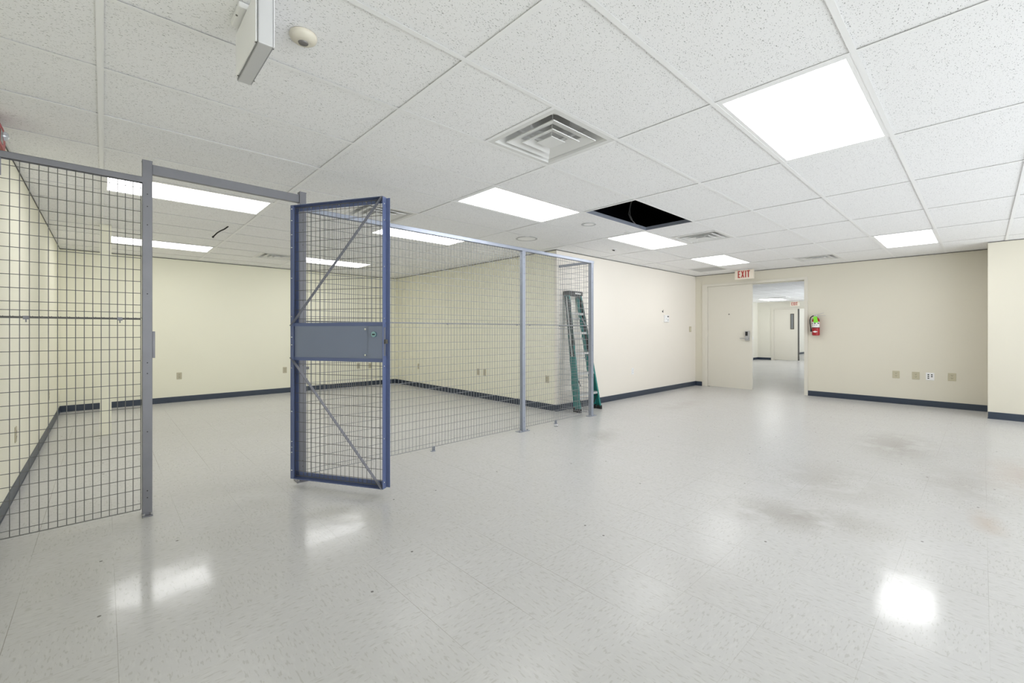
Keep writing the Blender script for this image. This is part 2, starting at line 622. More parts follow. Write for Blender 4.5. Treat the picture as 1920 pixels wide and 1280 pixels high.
def clip_rects(x0, x1, y0, y1):
    out = []
    for (a0, a1, c0, c1) in ((XL, XE, YJ, YR_), (XL, XJ, YREAR, YJ), (XL, XR, YR_, YB)):
        u0, u1, v0, v1 = max(x0, a0), min(x1, a1), max(y0, c0), min(y1, c1)
        g = 0.0
        if u1 - u0 > 0.01 and v1 - v0 > 0.01:
            out.append((u0, u1, v0, v1))
    return out


def cell(i, j, w=1.0):
    return (GX0 + i * PX, GX0 + (i + w) * PX, GY0 + j * PY, GY0 + (j + 1) * PY)


TW = 0.0125
tiles, tees = MB(), MB()
for i in range(-2, 9):
    for j in range(-8, 16):
        if (i, j) in LIGHT_CELLS or (i, j) == HOLE:
            continue
        halves = [(i, 1.0)]
        if (float(i), j) in half_special or (i + 0.5, j) in half_special:
            halves = [(i, 0.5), (i + 0.5, 0.5)]
        for (h, w) in halves:
            if (float(h), j) in half_special:
                continue
            x0, x1, y0, y1 = cell(h, j, w)
            dz = random.uniform(0.0, 0.0025)
            for (u0, u1, v0, v1) in clip_rects(x0 + 0.006, x1 - 0.006, y0 + 0.006, y1 - 0.006):
                tiles.box(u0, u1, v0, v1, ZC + 0.0035 + dz, ZC + 0.018)
# tees: strips between tile openings
for i in range(-1, 9):
    x = GX0 + i * PX
    for (u0, u1, v0, v1) in clip_rects(x - TW, x + TW, YREAR, YB):
        tees.box(u0, u1, v0, v1, ZC, ZC + 0.0008)
        tees.box(x - 0.001, x + 0.001, v0, v1, ZC + 0.003, ZC + 0.04)
for j in range(-8, 17):
    y = GY0 + j * PY
    for (u0, u1, v0, v1) in clip_rects(XL, XE, y - TW, y + TW):
        tees.box(u0, u1, v0, v1, ZC - 0.0003, ZC + 0.0005)
        tees.box(u0, u1, y - 0.001, y + 0.001, ZC + 0.003, ZC + 0.04)
for (h, j) in half_special:
    x = GX0 + (h if h != int(h) else h + 0.5) * PX
    y0, y1 = GY0 + j * PY, GY0 + (j + 1) * PY
    tees.box(x - TW, x + TW, y0, y1, ZC - 0.0002, ZC + 0.0006)
# wall angle along the walls
for (x0, x1, y0, y1) in ((XL, XL + 0.02, YREAR, YB), (XL, XR, YB - 0.02, YB), (XR - 0.02, XR, YR_, YB), (XR, XE, YR_ - 0.02, YR_), (XE - 0.02, XE, YJ, YR_), (XJ - 0.02, XJ, YREAR, YJ)):
    tees.box(x0, x1, y0, y1, ZC + 0.0005, ZC + 0.0025)
ceil = struct('ceiling', tiles, M['tile'], 'white speckled drop ceiling of two by four foot tiles', 'ceiling')
g = tees.build('tee_grid', M['tee'], ceil)
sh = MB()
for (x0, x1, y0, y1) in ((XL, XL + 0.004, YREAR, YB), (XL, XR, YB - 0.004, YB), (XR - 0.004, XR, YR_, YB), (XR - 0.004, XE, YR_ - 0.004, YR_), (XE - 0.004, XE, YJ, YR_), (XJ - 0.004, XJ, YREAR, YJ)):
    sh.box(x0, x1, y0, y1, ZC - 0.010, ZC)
sh.build('wall_shadow_line', M['gap'], ceil)  # dark line drawn in for the shade where wall meets ceiling

# dark plenum seen through the missing tile
hx0, hx1, hy0, hy1 = cell(*HOLE)
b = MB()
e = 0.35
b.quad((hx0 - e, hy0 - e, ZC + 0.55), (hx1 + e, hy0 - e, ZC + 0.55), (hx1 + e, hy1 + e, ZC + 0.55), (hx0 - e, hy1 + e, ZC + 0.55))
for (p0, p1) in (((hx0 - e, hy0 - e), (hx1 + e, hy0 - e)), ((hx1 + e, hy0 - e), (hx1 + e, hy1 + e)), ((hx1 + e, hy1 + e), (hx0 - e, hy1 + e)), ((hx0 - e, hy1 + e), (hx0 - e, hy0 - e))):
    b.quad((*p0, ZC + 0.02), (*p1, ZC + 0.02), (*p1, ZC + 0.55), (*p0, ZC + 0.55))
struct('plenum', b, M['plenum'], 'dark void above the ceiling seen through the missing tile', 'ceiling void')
# the steel edges of the tees round the opening
b = MB()
for (x0, x1, y0, y1) in ((hx0 + 0.010, hx1 - 0.010, hy1 - 0.012, hy1 - 0.008), (hx1 - 0.014, hx1 - 0.010, hy0 + 0.012, hy1 - 0.012), (hx0 + 0.010, hx1 - 0.010, hy0 + 0.008, hy0 + 0.012), (hx0 + 0.010, hx0 + 0.014, hy0 + 0.012, hy1 - 0.012)):
    b.box(x0, x1, y0, y1, ZC + 0.003, ZC + 0.042)
b.build('opening_edge', M['galv'], ceil)
b = MB()
pts = [(4.915, 3.00, 2.93), (4.80, 2.99, 2.80), (4.735, 2.965, 2.71), (4.672, 2.925, 2.62), (4.646, 2.875, 2.535), (4.675, 2.835, 2.475), (4.73, 2.80, 2.452)]
b.tube(pts, 0.006, 8)
pts2 = [(p[0] - 0.02 + 0.012 * math.sin(i * 1.9), p[1] + 0.012 * math.cos(i * 1.7), p[2] + 0.006) for i, p in enumerate(pts[:5])]
b.tube(pts2, 0.004, 6)
tag(b.build('loose_cable', simple('grey_cable_sheath', (0.30, 0.30, 0.30), 0.5), None, smooth=True), 'grey cable hanging inside the dark missing tile opening', 'cable')

# ------------------------------------------------------------------ ceiling fittings


def make_light(label, i, j):
    x0, x1, y0, y1 = cell(i, j)
    cx, cy = (x0 + x1) / 2, (y0 + y1) / 2
    t = thing('ceiling_light', label, 'ceiling light', (cx, cy, ZC), 0, 'recessed two by four ceiling light panels')
    hw, hh = PX / 2 - 0.012, PY / 2 - 0.012
    f = MB()
    for (a, c, d, ee) in ((-hw, hw, -hh, -hh + 0.022), (-hw, hw, hh - 0.022, hh), (-hw, -hw + 0.022, -hh + 0.022, hh - 0.022), (hw - 0.022, hw, -hh + 0.022, hh - 0.022)):
        f.box(a, c, d, ee, 0.0005, 0.05)
    f.build('frame', M['tee'], t)
    d = MB().use(M['white']).box(-hw + 0.022, hw - 0.022, -hh + 0.022, hh - 0.022, 0.004, 0.010)
    d.mats.append(M['panel'])
    d.bm.normal_update()
    for fc in d.bm.faces:
        if fc.calc_center_median().z < 0.0045:
            fc.material_index = 1
    d.build('diffuser', None, t)
    return t


light_labels = {
    (2, 0): 'largest lit ceiling panel, overhead at upper right',
    (2, 4): 'lit ceiling panel left of the dark missing tile',
    (4, 4): 'lit ceiling panel just beyond the dark missing tile',
    (6, 4): 'lit ceiling panel nearest the hanging exit sign by the double door',
    (6, 0): 'lit ceiling panel over the four outlets near the stepped wall',
    (0, 7): 'long lit ceiling panel seen under the gate header bar',
    (0, 12): 'lit ceiling panel above the back wall, beside the slim pillar',
    (2, 7): 'lit ceiling panel seen through mesh right of the open gate',
    (2, 12): 'lit ceiling panel seen through the open gate mesh near back wall',
}
first = None
for (i, j), lab in light_labels.items():
    if first is None:
        first = make_light(lab, i, j)
    else:
        x0, x1, y0, y1 = cell(i, j)
        dup(first, ((x0 + x1) / 2, (y0 + y1) / 2, ZC), lab)


def make_vent(label, h, j):
    x0, x1, y0, y1 = cell(h, j, 0.5)
    t = thing('air_vent', label, 'air vent', ((x0 + x1) / 2, (y0 + y1) / 2, ZC), 0, 'square louvered ceiling air diffusers')
    H = PX / 4 - 0.012
    I = 0.258

    def sq(r, z):
        return [(-r, -r, z), (r, -r, z), (r, r, z), (-r, r, z)]

    def band(m, r0, z0, r1, z1):
        A, B = sq(r0, z0), sq(r1, z1)
        for k in range(4):
            m.quad(A[k], A[(k + 1) % 4], B[(k + 1) % 4], B[k])
    f = MB()
    band(f, H, 0.001, I, 0.0)
    band(f, H, 0.001, H, 0.02)
    band(f, I, 0.0, I - 0.010, 0.010)
    band(f, I - 0.010, 0.010, 0.185, 0.105)
    f.build('frame', M['vent'], t)
    n = MB()
    n.lathe([(0.262, 0.105), (0.135, 0.105), (0.125, 0.115), (0.125, 0.30)], (0, 0, 0), n=32)
    n.use(M['dark']).lathe([(0.125, 0.30), (0.0, 0.30)], (0, 0, 0), n=32)
    n.mats.insert(0, M['vent'])
    n.mi = 0
    for fc in n.bm.faces:
        fc.material_index = 1 if fc.calc_center_median().z > 0.28 else 0
    n.build('neck', None, t, smooth=True)
    for (ro, ri, zo, zi) in ((0.205, 0.138, -0.004, 0.020), (0.131, 0.078, -0.008, 0.012)):
        l = MB()
        band(l, ro, zo, ri, zi)
        band(l, ro, zo, ro, zo + 0.006)
        band(l, ro, zo + 0.006, ri, zi + 0.004)
        band(l, ri, zi, ri, zi + 0.004)
        l.build('louver', M['vent'], t)
    c = MB()
    c.box(-0.065, 0.065, -0.065, 0.065, -0.010, -0.006)
    c.build('center_plate', M['vent'], t, bevel=0.001)
    r = MB()
    for s in (-1, 1):
        r.bar((s * 0.03, s * 0.03, -0.004), (s * 0.16, s * 0.16, 0.07), 0.004, 0.012)
        r.bar((-s * 0.03, s * 0.03, -0.004), (-s * 0.16, s * 0.16, 0.07), 0.004, 0.012)
    build_each(r, 'bracket', M['vent'], t)
    return t


vent_labels = {
    (1.5, 2): 'large square air vent nearest the viewer at upper middle',
    (4.5, 3): 'square air vent just right of the dark missing tile',
    (7.0, 2): 'square air vent against the exit wall above the extinguisher',
    (1.5, 6): 'square air vent partly behind the top of the open gate',
    (1.5, 12): 'square air vent just left of gate post, above back wall',
}
first = None
for (h, j), lab in vent_labels.items():
    if first is None:
        first = make_vent(lab, h, j)
    else:
        x0, x1, y0, y1 = cell(h, j, 0.5)
        dup(first, ((x0 + x1) / 2, (y0 + y1) / 2, ZC), lab)

# perforated return grille
x0, x1, y0, y1 = cell(GRILLE[0], GRILLE[1], 0.5)
t = thing('return_air_grille', 'flat grey perforated return grille in the ceiling corner beyond the lights', 'air vent', ((x0 + x1) / 2, (y0 + y1) / 2, ZC))
H = PX / 4 - 0.013
b = MB()
for (a, c, d, ee) in ((-H, H, -H, -H + 0.03), (-H, H, H - 0.03, H), (-H, -H + 0.03, -H + 0.03, H - 0.03), (H - 0.03, H, -H + 0.03, H - 0.03)):
    b.box(a, c, d, ee, 0.0, 0.012)
b.build('frame', M['vent'], t)
MB().box(-H + 0.03, H - 0.03, -H + 0.03, H - 0.03, 0.004, 0.010).build('perforated_panel', M['grille'], t)


def make_speaker(label, x, y, r):
    t = thing('ceiling_speaker', label, 'speaker', (x, y, ZC + 0.0035), 0)
    MB().lathe([(r, 0.0), (r, -0.004), (r - 0.012, -0.007), (r - 0.025, -0.004), (r - 0.025, 0)], (0, 0, 0), n=40).build('ring', M['grille'], t, smooth=True)
    MB().lathe([(0.0, -0.005), (r * 0.35, -0.005), (r - 0.025, -0.0035)], (0, 0, 0), n=40).build('speaker_mesh', M['tee'], t, smooth=True)
    return t


make_speaker('larger round ceiling speaker above the fence top rail', 4.13, 4.16, 0.145)
make_speaker('small round ceiling speaker left of the dark missing tile', 4.10, 3.11, 0.085)

# occupancy sensor
t = thing('occupancy_sensor', 'round cream motion sensor on the ceiling beside the emergency sign', 'sensor', (0.61, 1.94, ZC + 0.004))
MB().lathe([(0.052, 0.0), (0.054, -0.008), (0.050, -0.020), (0.036, -0.030), (0.022, -0.033), (0.0, -0.033)], (0, 0, 0), n=36).build('housing', M['sensor'], t, smooth=True)
MB().lathe([(0.020, -0.0325), (0.018, -0.037), (0.010, -0.040), (0.0, -0.041)], (0, 0, 0), n=28).build('lens', M['lens'], t, smooth=True)

# sprinkler plates
t = thing('ceiling_sprinkler', 'small white sprinkler head with dark slots beyond the fence end', 'sprinkler', (5.63, 3.81, ZC + 0.004))
MB().lathe([(0.055, 0), (0.055, -0.004), (0.04, -0.008), (0.0, -0.008)], (0, 0, 0), n=28).build('cover_plate', M['white'], t, smooth=True)
b = MB()
for a in (-0.020, 0.014):
    b.box(a, a + 0.014, -0.006, 0.006, -0.02, -0.007)
b.cyl((0, 0, -0.008), (0, 0, -0.022), 0.006, 10)
b.build('nozzle', M['dark'], t)
b = MB().lathe([(0.040, 0), (0.040, -0.003), (0.030, -0.006), (0.0, -0.007)], (4.79, 3.04, ZC + 0.004), n=28)
tag(b.build('concealed_sprinkler', M['vent'], smooth=True), 'faint round white cap below the dark missing tile', 'sprinkler')

# loose black cable end hanging from a tile inside the cage
b = MB()
b.tube([(1.075, 6.08, 2.445), (1.04, 6.10, 2.41), (1.01, 6.16, 2.395), (0.985, 6.22, 2.375), (0.955, 6.26, 2.335)], 0.007, 8)
b.tube([(0.955, 6.26, 2.335), (0.948, 6.268, 2.325)], 0.011, 8)
tag(b.build('cable_end', M['black'], smooth=True), 'short black cable end poking from the ceiling above the gateway', 'cable')

# emergency sign hung from the ceiling near the camera
t = thing('emergency_sign', 'white emergency sign box hung edge on at the top of view', 'sign', (0.423, 1.915, ZC))
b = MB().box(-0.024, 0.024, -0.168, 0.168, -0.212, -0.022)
b.build('housing', simple('shade_greyed_housing', (0.56, 0.56, 0.56), 0.45), t, bevel=0.004)  # greyed so the colour carries the shade on the box end
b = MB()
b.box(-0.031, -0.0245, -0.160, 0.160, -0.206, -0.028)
b.build('face_panel', simple('light_whitened_face', (0.90, 0.90, 0.91), 0.4), t, bevel=0.003)  # whitened so the colour carries the light on this side
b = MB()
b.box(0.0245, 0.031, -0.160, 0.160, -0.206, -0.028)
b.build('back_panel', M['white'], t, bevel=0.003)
b = MB()
for z in (-0.2125,):
    b.box(-0.0255, -0.0235, -0.160, 0.160, z, -0.2115)
    b.box(0.0235, 0.0255, -0.160, 0.160, z, -0.2115)
b.box(-0.0255, -0.0235, -0.1685, -0.1675, -0.21, -0.03)
b.box(0.0235, 0.0255, -0.1685, -0.1675, -0.21, -0.03)
b.build('seam', simple('grey_seam', (0.25, 0.25, 0.25), 0.6), t)
b = MB()
for y in (-0.15, 0.13):
    for x in (-0.028, 0.028):
        b.cyl((x, y, -0.2085), (x, y, -0.2055), 0.003, 10)
build_each(b, 'screw', M['lens'], t)
b = MB().box(-0.055, 0.055, -0.02, 0.125, -0.022, 0.002)
b.build('mounting_canopy', M['white'], t, bevel=0.006)
MB().cyl((-0.05, 0.04, -0.0235), (-0.05, 0.04, -0.0205), 0.004, 10).build('canopy_screw', M['lens'], t)

# ------------------------------------------------------------------ EXIT signs


def exit_letters(m, y0, w, z0, h, x0, x1, s):
    # y grows to the viewer's left, so letters run from +y to -y
    def vb(a, c, d, ee):
        m.box(x0, x1, y0 - a, y0 - c, z0 + d, z0 + ee)
    lw = w * 0.205
    gap = w * 0.06
    a = 0
    vb(a, a + s, 0, h); vb(a, a + lw, 0, s); vb(a, a + lw * 0.85, h / 2 - s / 2, h / 2 + s / 2); vb(a, a + lw, h - s, h)
    a += lw + gap
    xw = w * 0.27
    for (p, q) in ((0, 1), (1, 0)):
        A, B = a + (xw - s) * p, a + (xw - s) * q
        m.hexa([(x0, y0 - A, z0), (x0, y0 - A - s, z0), (x1, y0 - A - s, z0), (x1, y0 - A, z0), (x0, y0 - B, z0 + h), (x0, y0 - B - s, z0 + h), (x1, y0 - B - s, z0 + h), (x1, y0 - B, z0 + h)])
    a += xw + gap
    vb(a, a + s, 0, h)
    a += s + gap
    tw = w * 0.24
    vb(a, a + tw, h - s, h); vb(a + tw / 2 - s / 2, a + tw / 2 + s / 2, 0, h)


def make_exit_sign(label, x, yc, ztop, ww, hh):
    t = thing('exit_sign', label, 'exit sign', (x, yc, ztop), 0, 'red lettered exit signs above doors')
    MB().box(-0.025, 0.03, -ww / 2, ww / 2, -hh, -0.012).build('housing', M['signface'], t, bevel=0.004)
    b = MB()
    exit_letters(b, ww * 0.33, ww * 0.66, -hh + 0.030, hh - 0.058, -0.0275, -0.0245, 0.020)
    b.build('lettering', M['exitred'], t)
    MB().box(-0.04, 0.04, -0.07, 0.07, -0.012, 0.002).build('canopy', M['white'], t, bevel=0.003)
    return t


sign1 = make_exit_sign('exit sign hanging from the ceiling in front of the closed door leaf', 9.32, 3.238, ZC, 0.345, 0.196)
far_sign = dup(sign1, (20.30, 5.155, ZC - 0.035), 'smaller far exit sign seen through the open doorway')
far_sign.scale = (1.0, 0.93, 0.95)

# ------------------------------------------------------------------ double door in the exit wall
door = thing('door_1', 'beige double door with left leaf shut and right leaf open', 'door', (XE, 3.24, 0), 0, kind='structure')
b = MB()
fx0, fx1 = -0.018, 0.13
L0, L1 = 4.233 - 3.24, 4.116 - 3.24          # frame outer / inner, left side
R0, R1 = 2.242 - 3.24, 2.300 - 3.24
b.box(fx0, fx1, L1, L0, 0, 2.236)
b.box(fx0, fx1, R0, R1, 0, 2.236)
b.box(fx0, fx1, R1, L1, 2.180, 2.236)
b.box(0.055, 0.075, R1, L1, 2.165, 2.180)
b.build('door_frame', M['door'], door, bevel=0.002)
lf = MB().box(0.0, 0.045, 3.212 - 3.24, L1 - 0.004, 0.012, 2.177).build('door_leaf', M['door'], door, bevel=0.0015)
b = MB()
b.box(-0.030, 0.0, 3.262 - 3.24, 3.345 - 3.24, 1.015, 1.215)
b.build('keypad_lock', M['satin'], lf, bevel=0.004)
b = MB()
b.box(-0.0325, -0.029, 3.290 - 3.24, 3.335 - 3.24, 1.115, 1.200)
b.build('keypad', M['black'], lf)
b = MB()
b.cyl((-0.028, 3.300 - 3.24, 1.062), (-0.055, 3.300 - 3.24, 1.062), 0.022, 20)
b.tube([(-0.050, 3.300 - 3.24, 1.062), (-0.058, 3.36 - 3.24, 1.064), (-0.056, 3.430 - 3.24, 1.064)], [0.011, 0.010, 0.009], 10)
b.build('lever_handle', M['satin'], lf, smooth=True)
MB().cyl((-0.004, 3.667 - 3.24, 1.567), (0.001, 3.667 - 3.24, 1.567), 0.013, 16).build('peephole', M['lens'], lf)
MB().box(0.012, 0.034, 3.2085 - 3.24, 3.2125 - 3.24, 1.03, 1.095).build('latch_plate', M['satin'], lf)
# the right leaf folded back against the hall side
lf2 = MB().box(0.135, 0.135 + 0.88, R1 - 0.046, R1 - 0.002, 0.012, 2.177).build('door_leaf', M['door'], door, bevel=0.0015)
MB().cyl((0.95, R1 - 0.002, 1.06), (0.95, R1 + 0.05, 1.06), 0.02, 16).build('lever_handle', M['satin'], lf2)
b = MB()
for zz in (0.25, 1.1, 1.95):
    b.cyl((-0.004, L1 - 0.002, zz), (-0.004, L1 - 0.002, zz + 0.11), 0.007, 10)
build_each(b, 'hinge', M['door'], lf)

# ------------------------------------------------------------------ hall beyond the doorway
HX, HYL, HYR = 20.6, 6.62, 0.6
b = MB()
b.box(9.8, 31.0, HYR, HYL + 0.12, -0.12, 0.0)
struct('floor_hall', b, M['floor'], 'shiny pale floor of the hall seen through the open doorway', 'floor')
b = MB()
b.box(9.8, 31.0, HYL, HYL + 0.12, 0, ZC + 0.05)
b.box(9.8, 9.84, YR_, HYL, 0, ZC + 0.05)
b.box(20.72, 24.0, HYR - 0.12, HYR, 0, ZC + 0.05)
b.box(9.8, 14.5, HYR - 0.12, HYR, 0, ZC + 0.05)  # gaps left in this unseen side to let added daylight into the hall
b.box(31.0, 31.1, HYR - 0.12, HYL + 0.12, 0, ZC + 0.05)
struct('wall_hall', b, M['hallwall'], 'pale side walls of the hall beyond the doorway', 'wall')
FD0, FD1 = 4.03, 6.096          # far door frame outer
b = MB()
b.box(HX, HX + 0.12, FD1, HYL, 0, ZC + 0.05)
b.box(HX, HX + 0.12, HYR, FD0, 0, ZC + 0.05)
b.box(HX, HX + 0.12, FD0, FD1, 2.19, ZC + 0.05)
struct('wall_far', b, M['hallwall'], 'pale far wall of the hall around the second door', 'wall')
b = MB()
hl = [(16.9, 18.2, 5.6, 6.05)]
b.box(9.8, 31.0, HYR, HYL, ZC, ZC + 0.05)
struct('ceiling_hall', b, M['tile'], 'white drop ceiling of the hall beyond the doorway', 'ceiling')
b = MB()
for k in range(8, 18):
    x = GX0 + k * PX
    if x < 20.5:
        b.box(x - TW, x + TW, HYR, HYL, ZC - 0.003, ZC)
for k in range(1, 11):
    y = GY0 + k * PY
    b.box(9.85, HX, y - TW, y + TW, ZC - 0.0025, ZC)
b.build('tee_grid', M['tee'], bpy.data.objects['ceiling_hall'])
baseboard('baseboard_hall', [(9.84, 20.6, HYL - BT, HYL), (HX - BT, HX, FD1, HYL), (20.72, 31.0, HYL - BT, HYL)], 'navy baseboard of the hall beyond the doorway')

d2 = thing('door_2', 'far beige door with narrow dark vision window, beyond the doorway', 'door', (HX, 5.06, 0), 0, kind='structure')
b = MB()
b.box(-0.02, 0.13, 5.995 - 5.06, FD1 - 5.06, 0, 2.19)
b.box(-0.02, 0.13, FD0 - 5.06, FD0 + 0.10 - 5.06, 0, 2.19)
b.box(-0.02, 0.13, FD0 + 0.10 - 5.06, 5.995 - 5.06, 2.125, 2.19)
b.build('door_frame', M['door'], d2)
lf = MB().box(0.0, 0.045, 5.125 - 5.06, 5.990 - 5.06, 0.02, 2.12).build('door_leaf', M['door'], d2)
MB().box(-0.001, 0.046, 5.075 - 5.06, 5.125 - 5.06, 0.02, 2.12).build('leaf_edge', M['doorside'], d2)
b = MB()
wy0, wy1, wz0, wz1 = 5.254 - 5.06, 5.387 - 5.06, 1.294, 1.93
b.box(-0.012, 0.0, wy0, wy1, wz0, wz0 + 0.03); b.box(-0.012, 0.0, wy0, wy1, wz1 - 0.03, wz1)
b.box(-0.012, 0.0, wy0, wy0 + 0.03, wz0 + 0.03, wz1 - 0.03); b.box(-0.012, 0.0, wy1 - 0.03, wy1, wz0 + 0.03, wz1 - 0.03)
b.build('window_frame', M['bronze'], lf)
MB().box(-0.006, -0.002, wy0 + 0.03, wy1 - 0.03, wz0 + 0.03, wz1 - 0.03).build('window_pane', M['glass'], lf)

# hall lights and vent
hall_spots = [((18.90, 5.55), 'small lit ceiling panel in the hall, seen through the doorway')]
src = [o for o in bpy.data.objects if o.name == 'ceiling_light'][0]
for (x, y), lab in hall_spots:
    r = dup(src, (x, y, ZC - 0.012), lab, group='hall ceiling lights')
    if x > 18:
        r.scale = (1.0, 1.15, 1.0)
v0 = [o for o in bpy.data.objects if o.name == 'air_vent'][0]
dup(v0, (17.95, 5.05, ZC - 0.014), 'far air vent in the hall ceiling beside its light', group='hall ceiling vents')

# ------------------------------------------------------------------ wire mesh fence
WR = 0.0021


def wire(m, a, c, r=WR):
    m.tube([a, c], r, 5, caps=False)


def mesh_panel(m, x0, x1, z0, z1, y, flip=False, r=WR, hooks=False):
    pitch, rows = 0.0381, 0.0762
    n = max(1, round((x1 - x0) / pitch))
    for k in range(n + 1):
        x = x0 + (x1 - x0) * k / n
        wire(m, (x, y, z0), (x, y, z1), r)
    z = z1 - 0.040
    zs = [z1, z0, z0 + 0.038]
    while z > z0 + 0.055:
        zs.append(z)
        z -= rows
    for z in zs:
        rr = r * (1.5 if z in (z0, z1) else 1.0)
        wire(m, (x0, y - r * 1.6, z), (x1, y - r * 1.6, z), rr)
    if hooks:
        for k in range(n + 1):
            x = x0 + (x1 - x0) * k / n
            m.tube([(x, y, z0 + 0.006), (x + 0.006, y - 0.004, z0 - 0.002), (x + 0.014, y - 0.005, z0 + 0.004)], r, 5)


fence = thing('wire_mesh_fence', 'fixed grey wire mesh fence with posts, header bar and gateway', 'fence', (0, 3.745, 0), 0.0135)
ZM = 1.286
PW = 0.0255


def post(x, y, top, mat, w=PW, plate=(0.07, 0.05), mate=None, offs=0.0):
    p = MB().box(x - w, x + w, y - w, y + w, 0.004, top).build('post', mat, fence, bevel=0.003)
    b = MB().box(x - plate[0] + offs, x + plate[0] + offs, y - plate[1], y + plate[1], 0, 0.007)
    b.build('base_plate', mat, p, bevel=0.002)
    b = MB()
    b.box(x - w - 0.001, x + w + 0.001, y - w - 0.001, y + w + 0.001, top - 0.003, top + 0.004)
    b.build('cap', mat, p)
    b = MB()
    for z in (0.12, 0.165, 0.55, 0.93, 1.0, 1.45, 1.9, 2.02, 2.1):
        if z < top - 0.05:
            b.cyl((x, y - w - 0.0004, z), (x, y - w + 0.001, z), 0.0035, 8)
    build_each(b, 'bolt_hole', M['dark'], p)
    b = MB()
    for s in (-1, 1):
        b.cyl((x + offs + s * plate[0] * 0.72, y - plate[1] * 0.55, 0.006), (x + offs + s * plate[0] * 0.72, y - plate[1] * 0.55, 0.02), 0.008, 8)
    build_each(b, 'anchor_bolt', M['satin'], p)
    return p


XA, XB, XC, XD = 0.208, 1.172, 3.700, 5.082
pL = post(XA, 0.0, 2.318, M['steel'], plate=(0.027, 0.045))
pH = post(XB, 0.0, 2.322, M['steel'], plate=(0.048, 0.05))
post(XC, 0.0, 2.205, M['galv'], plate=(0.085, 0.04))
post(XD, 0.0, 2.205, M['galv'], plate=(0.075, 0.04))
# wall post at the left wall, a punched angle
b = MB().use(M['steel'])
b.box(-0.478, -0.425, -0.004, 0.0, 0.0, 2.17)
b.box(-0.4785, -0.4745, -0.004, 0.045, 0.0, 2.17)
b.use(M['label'])
for k in range(60):
    zz = 0.05 + k * 0.0355
    b.box(-0.447, -0.437, -0.0046, -0.0036, zz, zz + (0.010 if k % 3 else 0.022))
wp = b.build('post', None, fence)
MB().box(-0.478, -0.418, -0.012, -0.004, 2.075, 2.195).build('bracket', M['steel'], wp, bevel=0.002)
# strike plate
MB().box(XA + PW, XA + PW + 0.014, -0.022, 0.004, 1.03, 1.205).build('strike_plate', M['steel'], fence, bevel=0.002)
# header over the gateway
b = MB()
b.box(XA + PW, XB - PW, -0.018, 0.018, 2.238, 2.302)
b.build('header_bar', M['steel'], fence, bevel=0.003)
# rails


def rail(x0, x1, mat, z0=2.172, z1=2.208, y0=-0.028, y1=0.012):
    b = MB()
    b.box(x0, x1, y0, y1, z1 - 0.003, z1)
    b.box(x0, x1, y0, y0 + 0.003, z0, z1)
    b.box(x0, x1, y1 - 0.003, y1, z0, z1)
    b.box(x0, x1, y0 + 0.003, y1 - 0.003, z0 + 0.012, z0 + 0.014)
    return b.build('top_rail', mat, fence)


rail(-0.475, XA - PW + 0.012, M['steel'])
rail(XB + PW - 0.02, XD + 0.03, M['galv'])
MB().bar((XD, 0.0, 2.19), (XD - 0.012, 0.585, 2.19), 0.03, 0.034).build('top_rail', M['galv'], fence)
# mesh
for (x0, x1, mat) in ((-0.425, XA - PW - 0.006, M['wire']), (XB + PW + 0.006, XC - PW - 0.006, M['wiregalv']), (XC + PW + 0.006, XD - PW - 0.006, M['wiregalv'])):
    b = MB(); mesh_panel(b, x0, x1, 0.046, ZM - 0.003, 0.0, hooks=False); b.build('mesh_panel', mat, fence)
    b = MB(); mesh_panel(b, x0, x1, ZM + 0.003, 2.178, 0.0, hooks=True); b.build('mesh_panel', mat, fence)
# return panel to the wall, drawn along y
for (z0, z1) in ((0.046, ZM - 0.003), (ZM + 0.003, 2.178)):
    b = MB()
    mesh_panel(b, 0.032, 0.615, z0, z1, 0.0, hooks=z0 > 1)
    R = Matrix.Rotation(math.pi / 2 + 0.012, 4, 'Z')
    R.translation = Vector((XD - 0.022, 0, 0))
    b.bm.transform(R)
    b.build('mesh_panel', M['wiregalv'], fence)
MB().bar((XD - 0.034, 0.612, 0.0), (XD - 0.034, 0.612, 2.18), 0.012, 0.03, (0, 1, 0)).build('wall_channel', M['galv'], fence)
# clips on the mid joint and small floor feet
for x in (-0.325, 0.075):
    b = MB()
    b.box(x - 0.012, x + 0.012, -0.010, 0.004, ZM - 0.012, ZM + 0.008)
    b.cyl((x, -0.006, ZM - 0.010), (x, -0.006, ZM - 0.028), 0.003, 8)
    b.build('joint_clip', M['steel'], fence)
for x in (2.6, 3.6, 3.82):
    MB().box(x - 0.008, x + 0.008, -0.010, 0.004, ZM - 0.012, ZM + 0.006).build('joint_clip', M['steel'], fence)
for x in (2.43, 4.31):
    b = MB()
    b.box(x - 0.012, x - 0.008, -0.010, 0.010, 0.004, 0.048)
    b.box(x + 0.006, x + 0.010, -0.010, 0.010, 0.004, 0.048)
    b.box(x - 0.030, x + 0.016, -0.014, 0.014, 0, 0.005)
    b.build('floor_foot', M['galv'], fence)

# ------------------------------------------------------------------ open gate
GA = math.radians(-60)
gate = thing('wire_mesh_gate', 'slate blue wire mesh gate swung open towards the viewer', 'gate', (1.107, 3.72, 0), GA)
GL, GZ0, GZ1 = 0.83, 0.054, 2.19
PZ0, PZ1 = 1.005, 1.245
D = -0.046         # near side of the frame (towards the viewer)
b = MB()
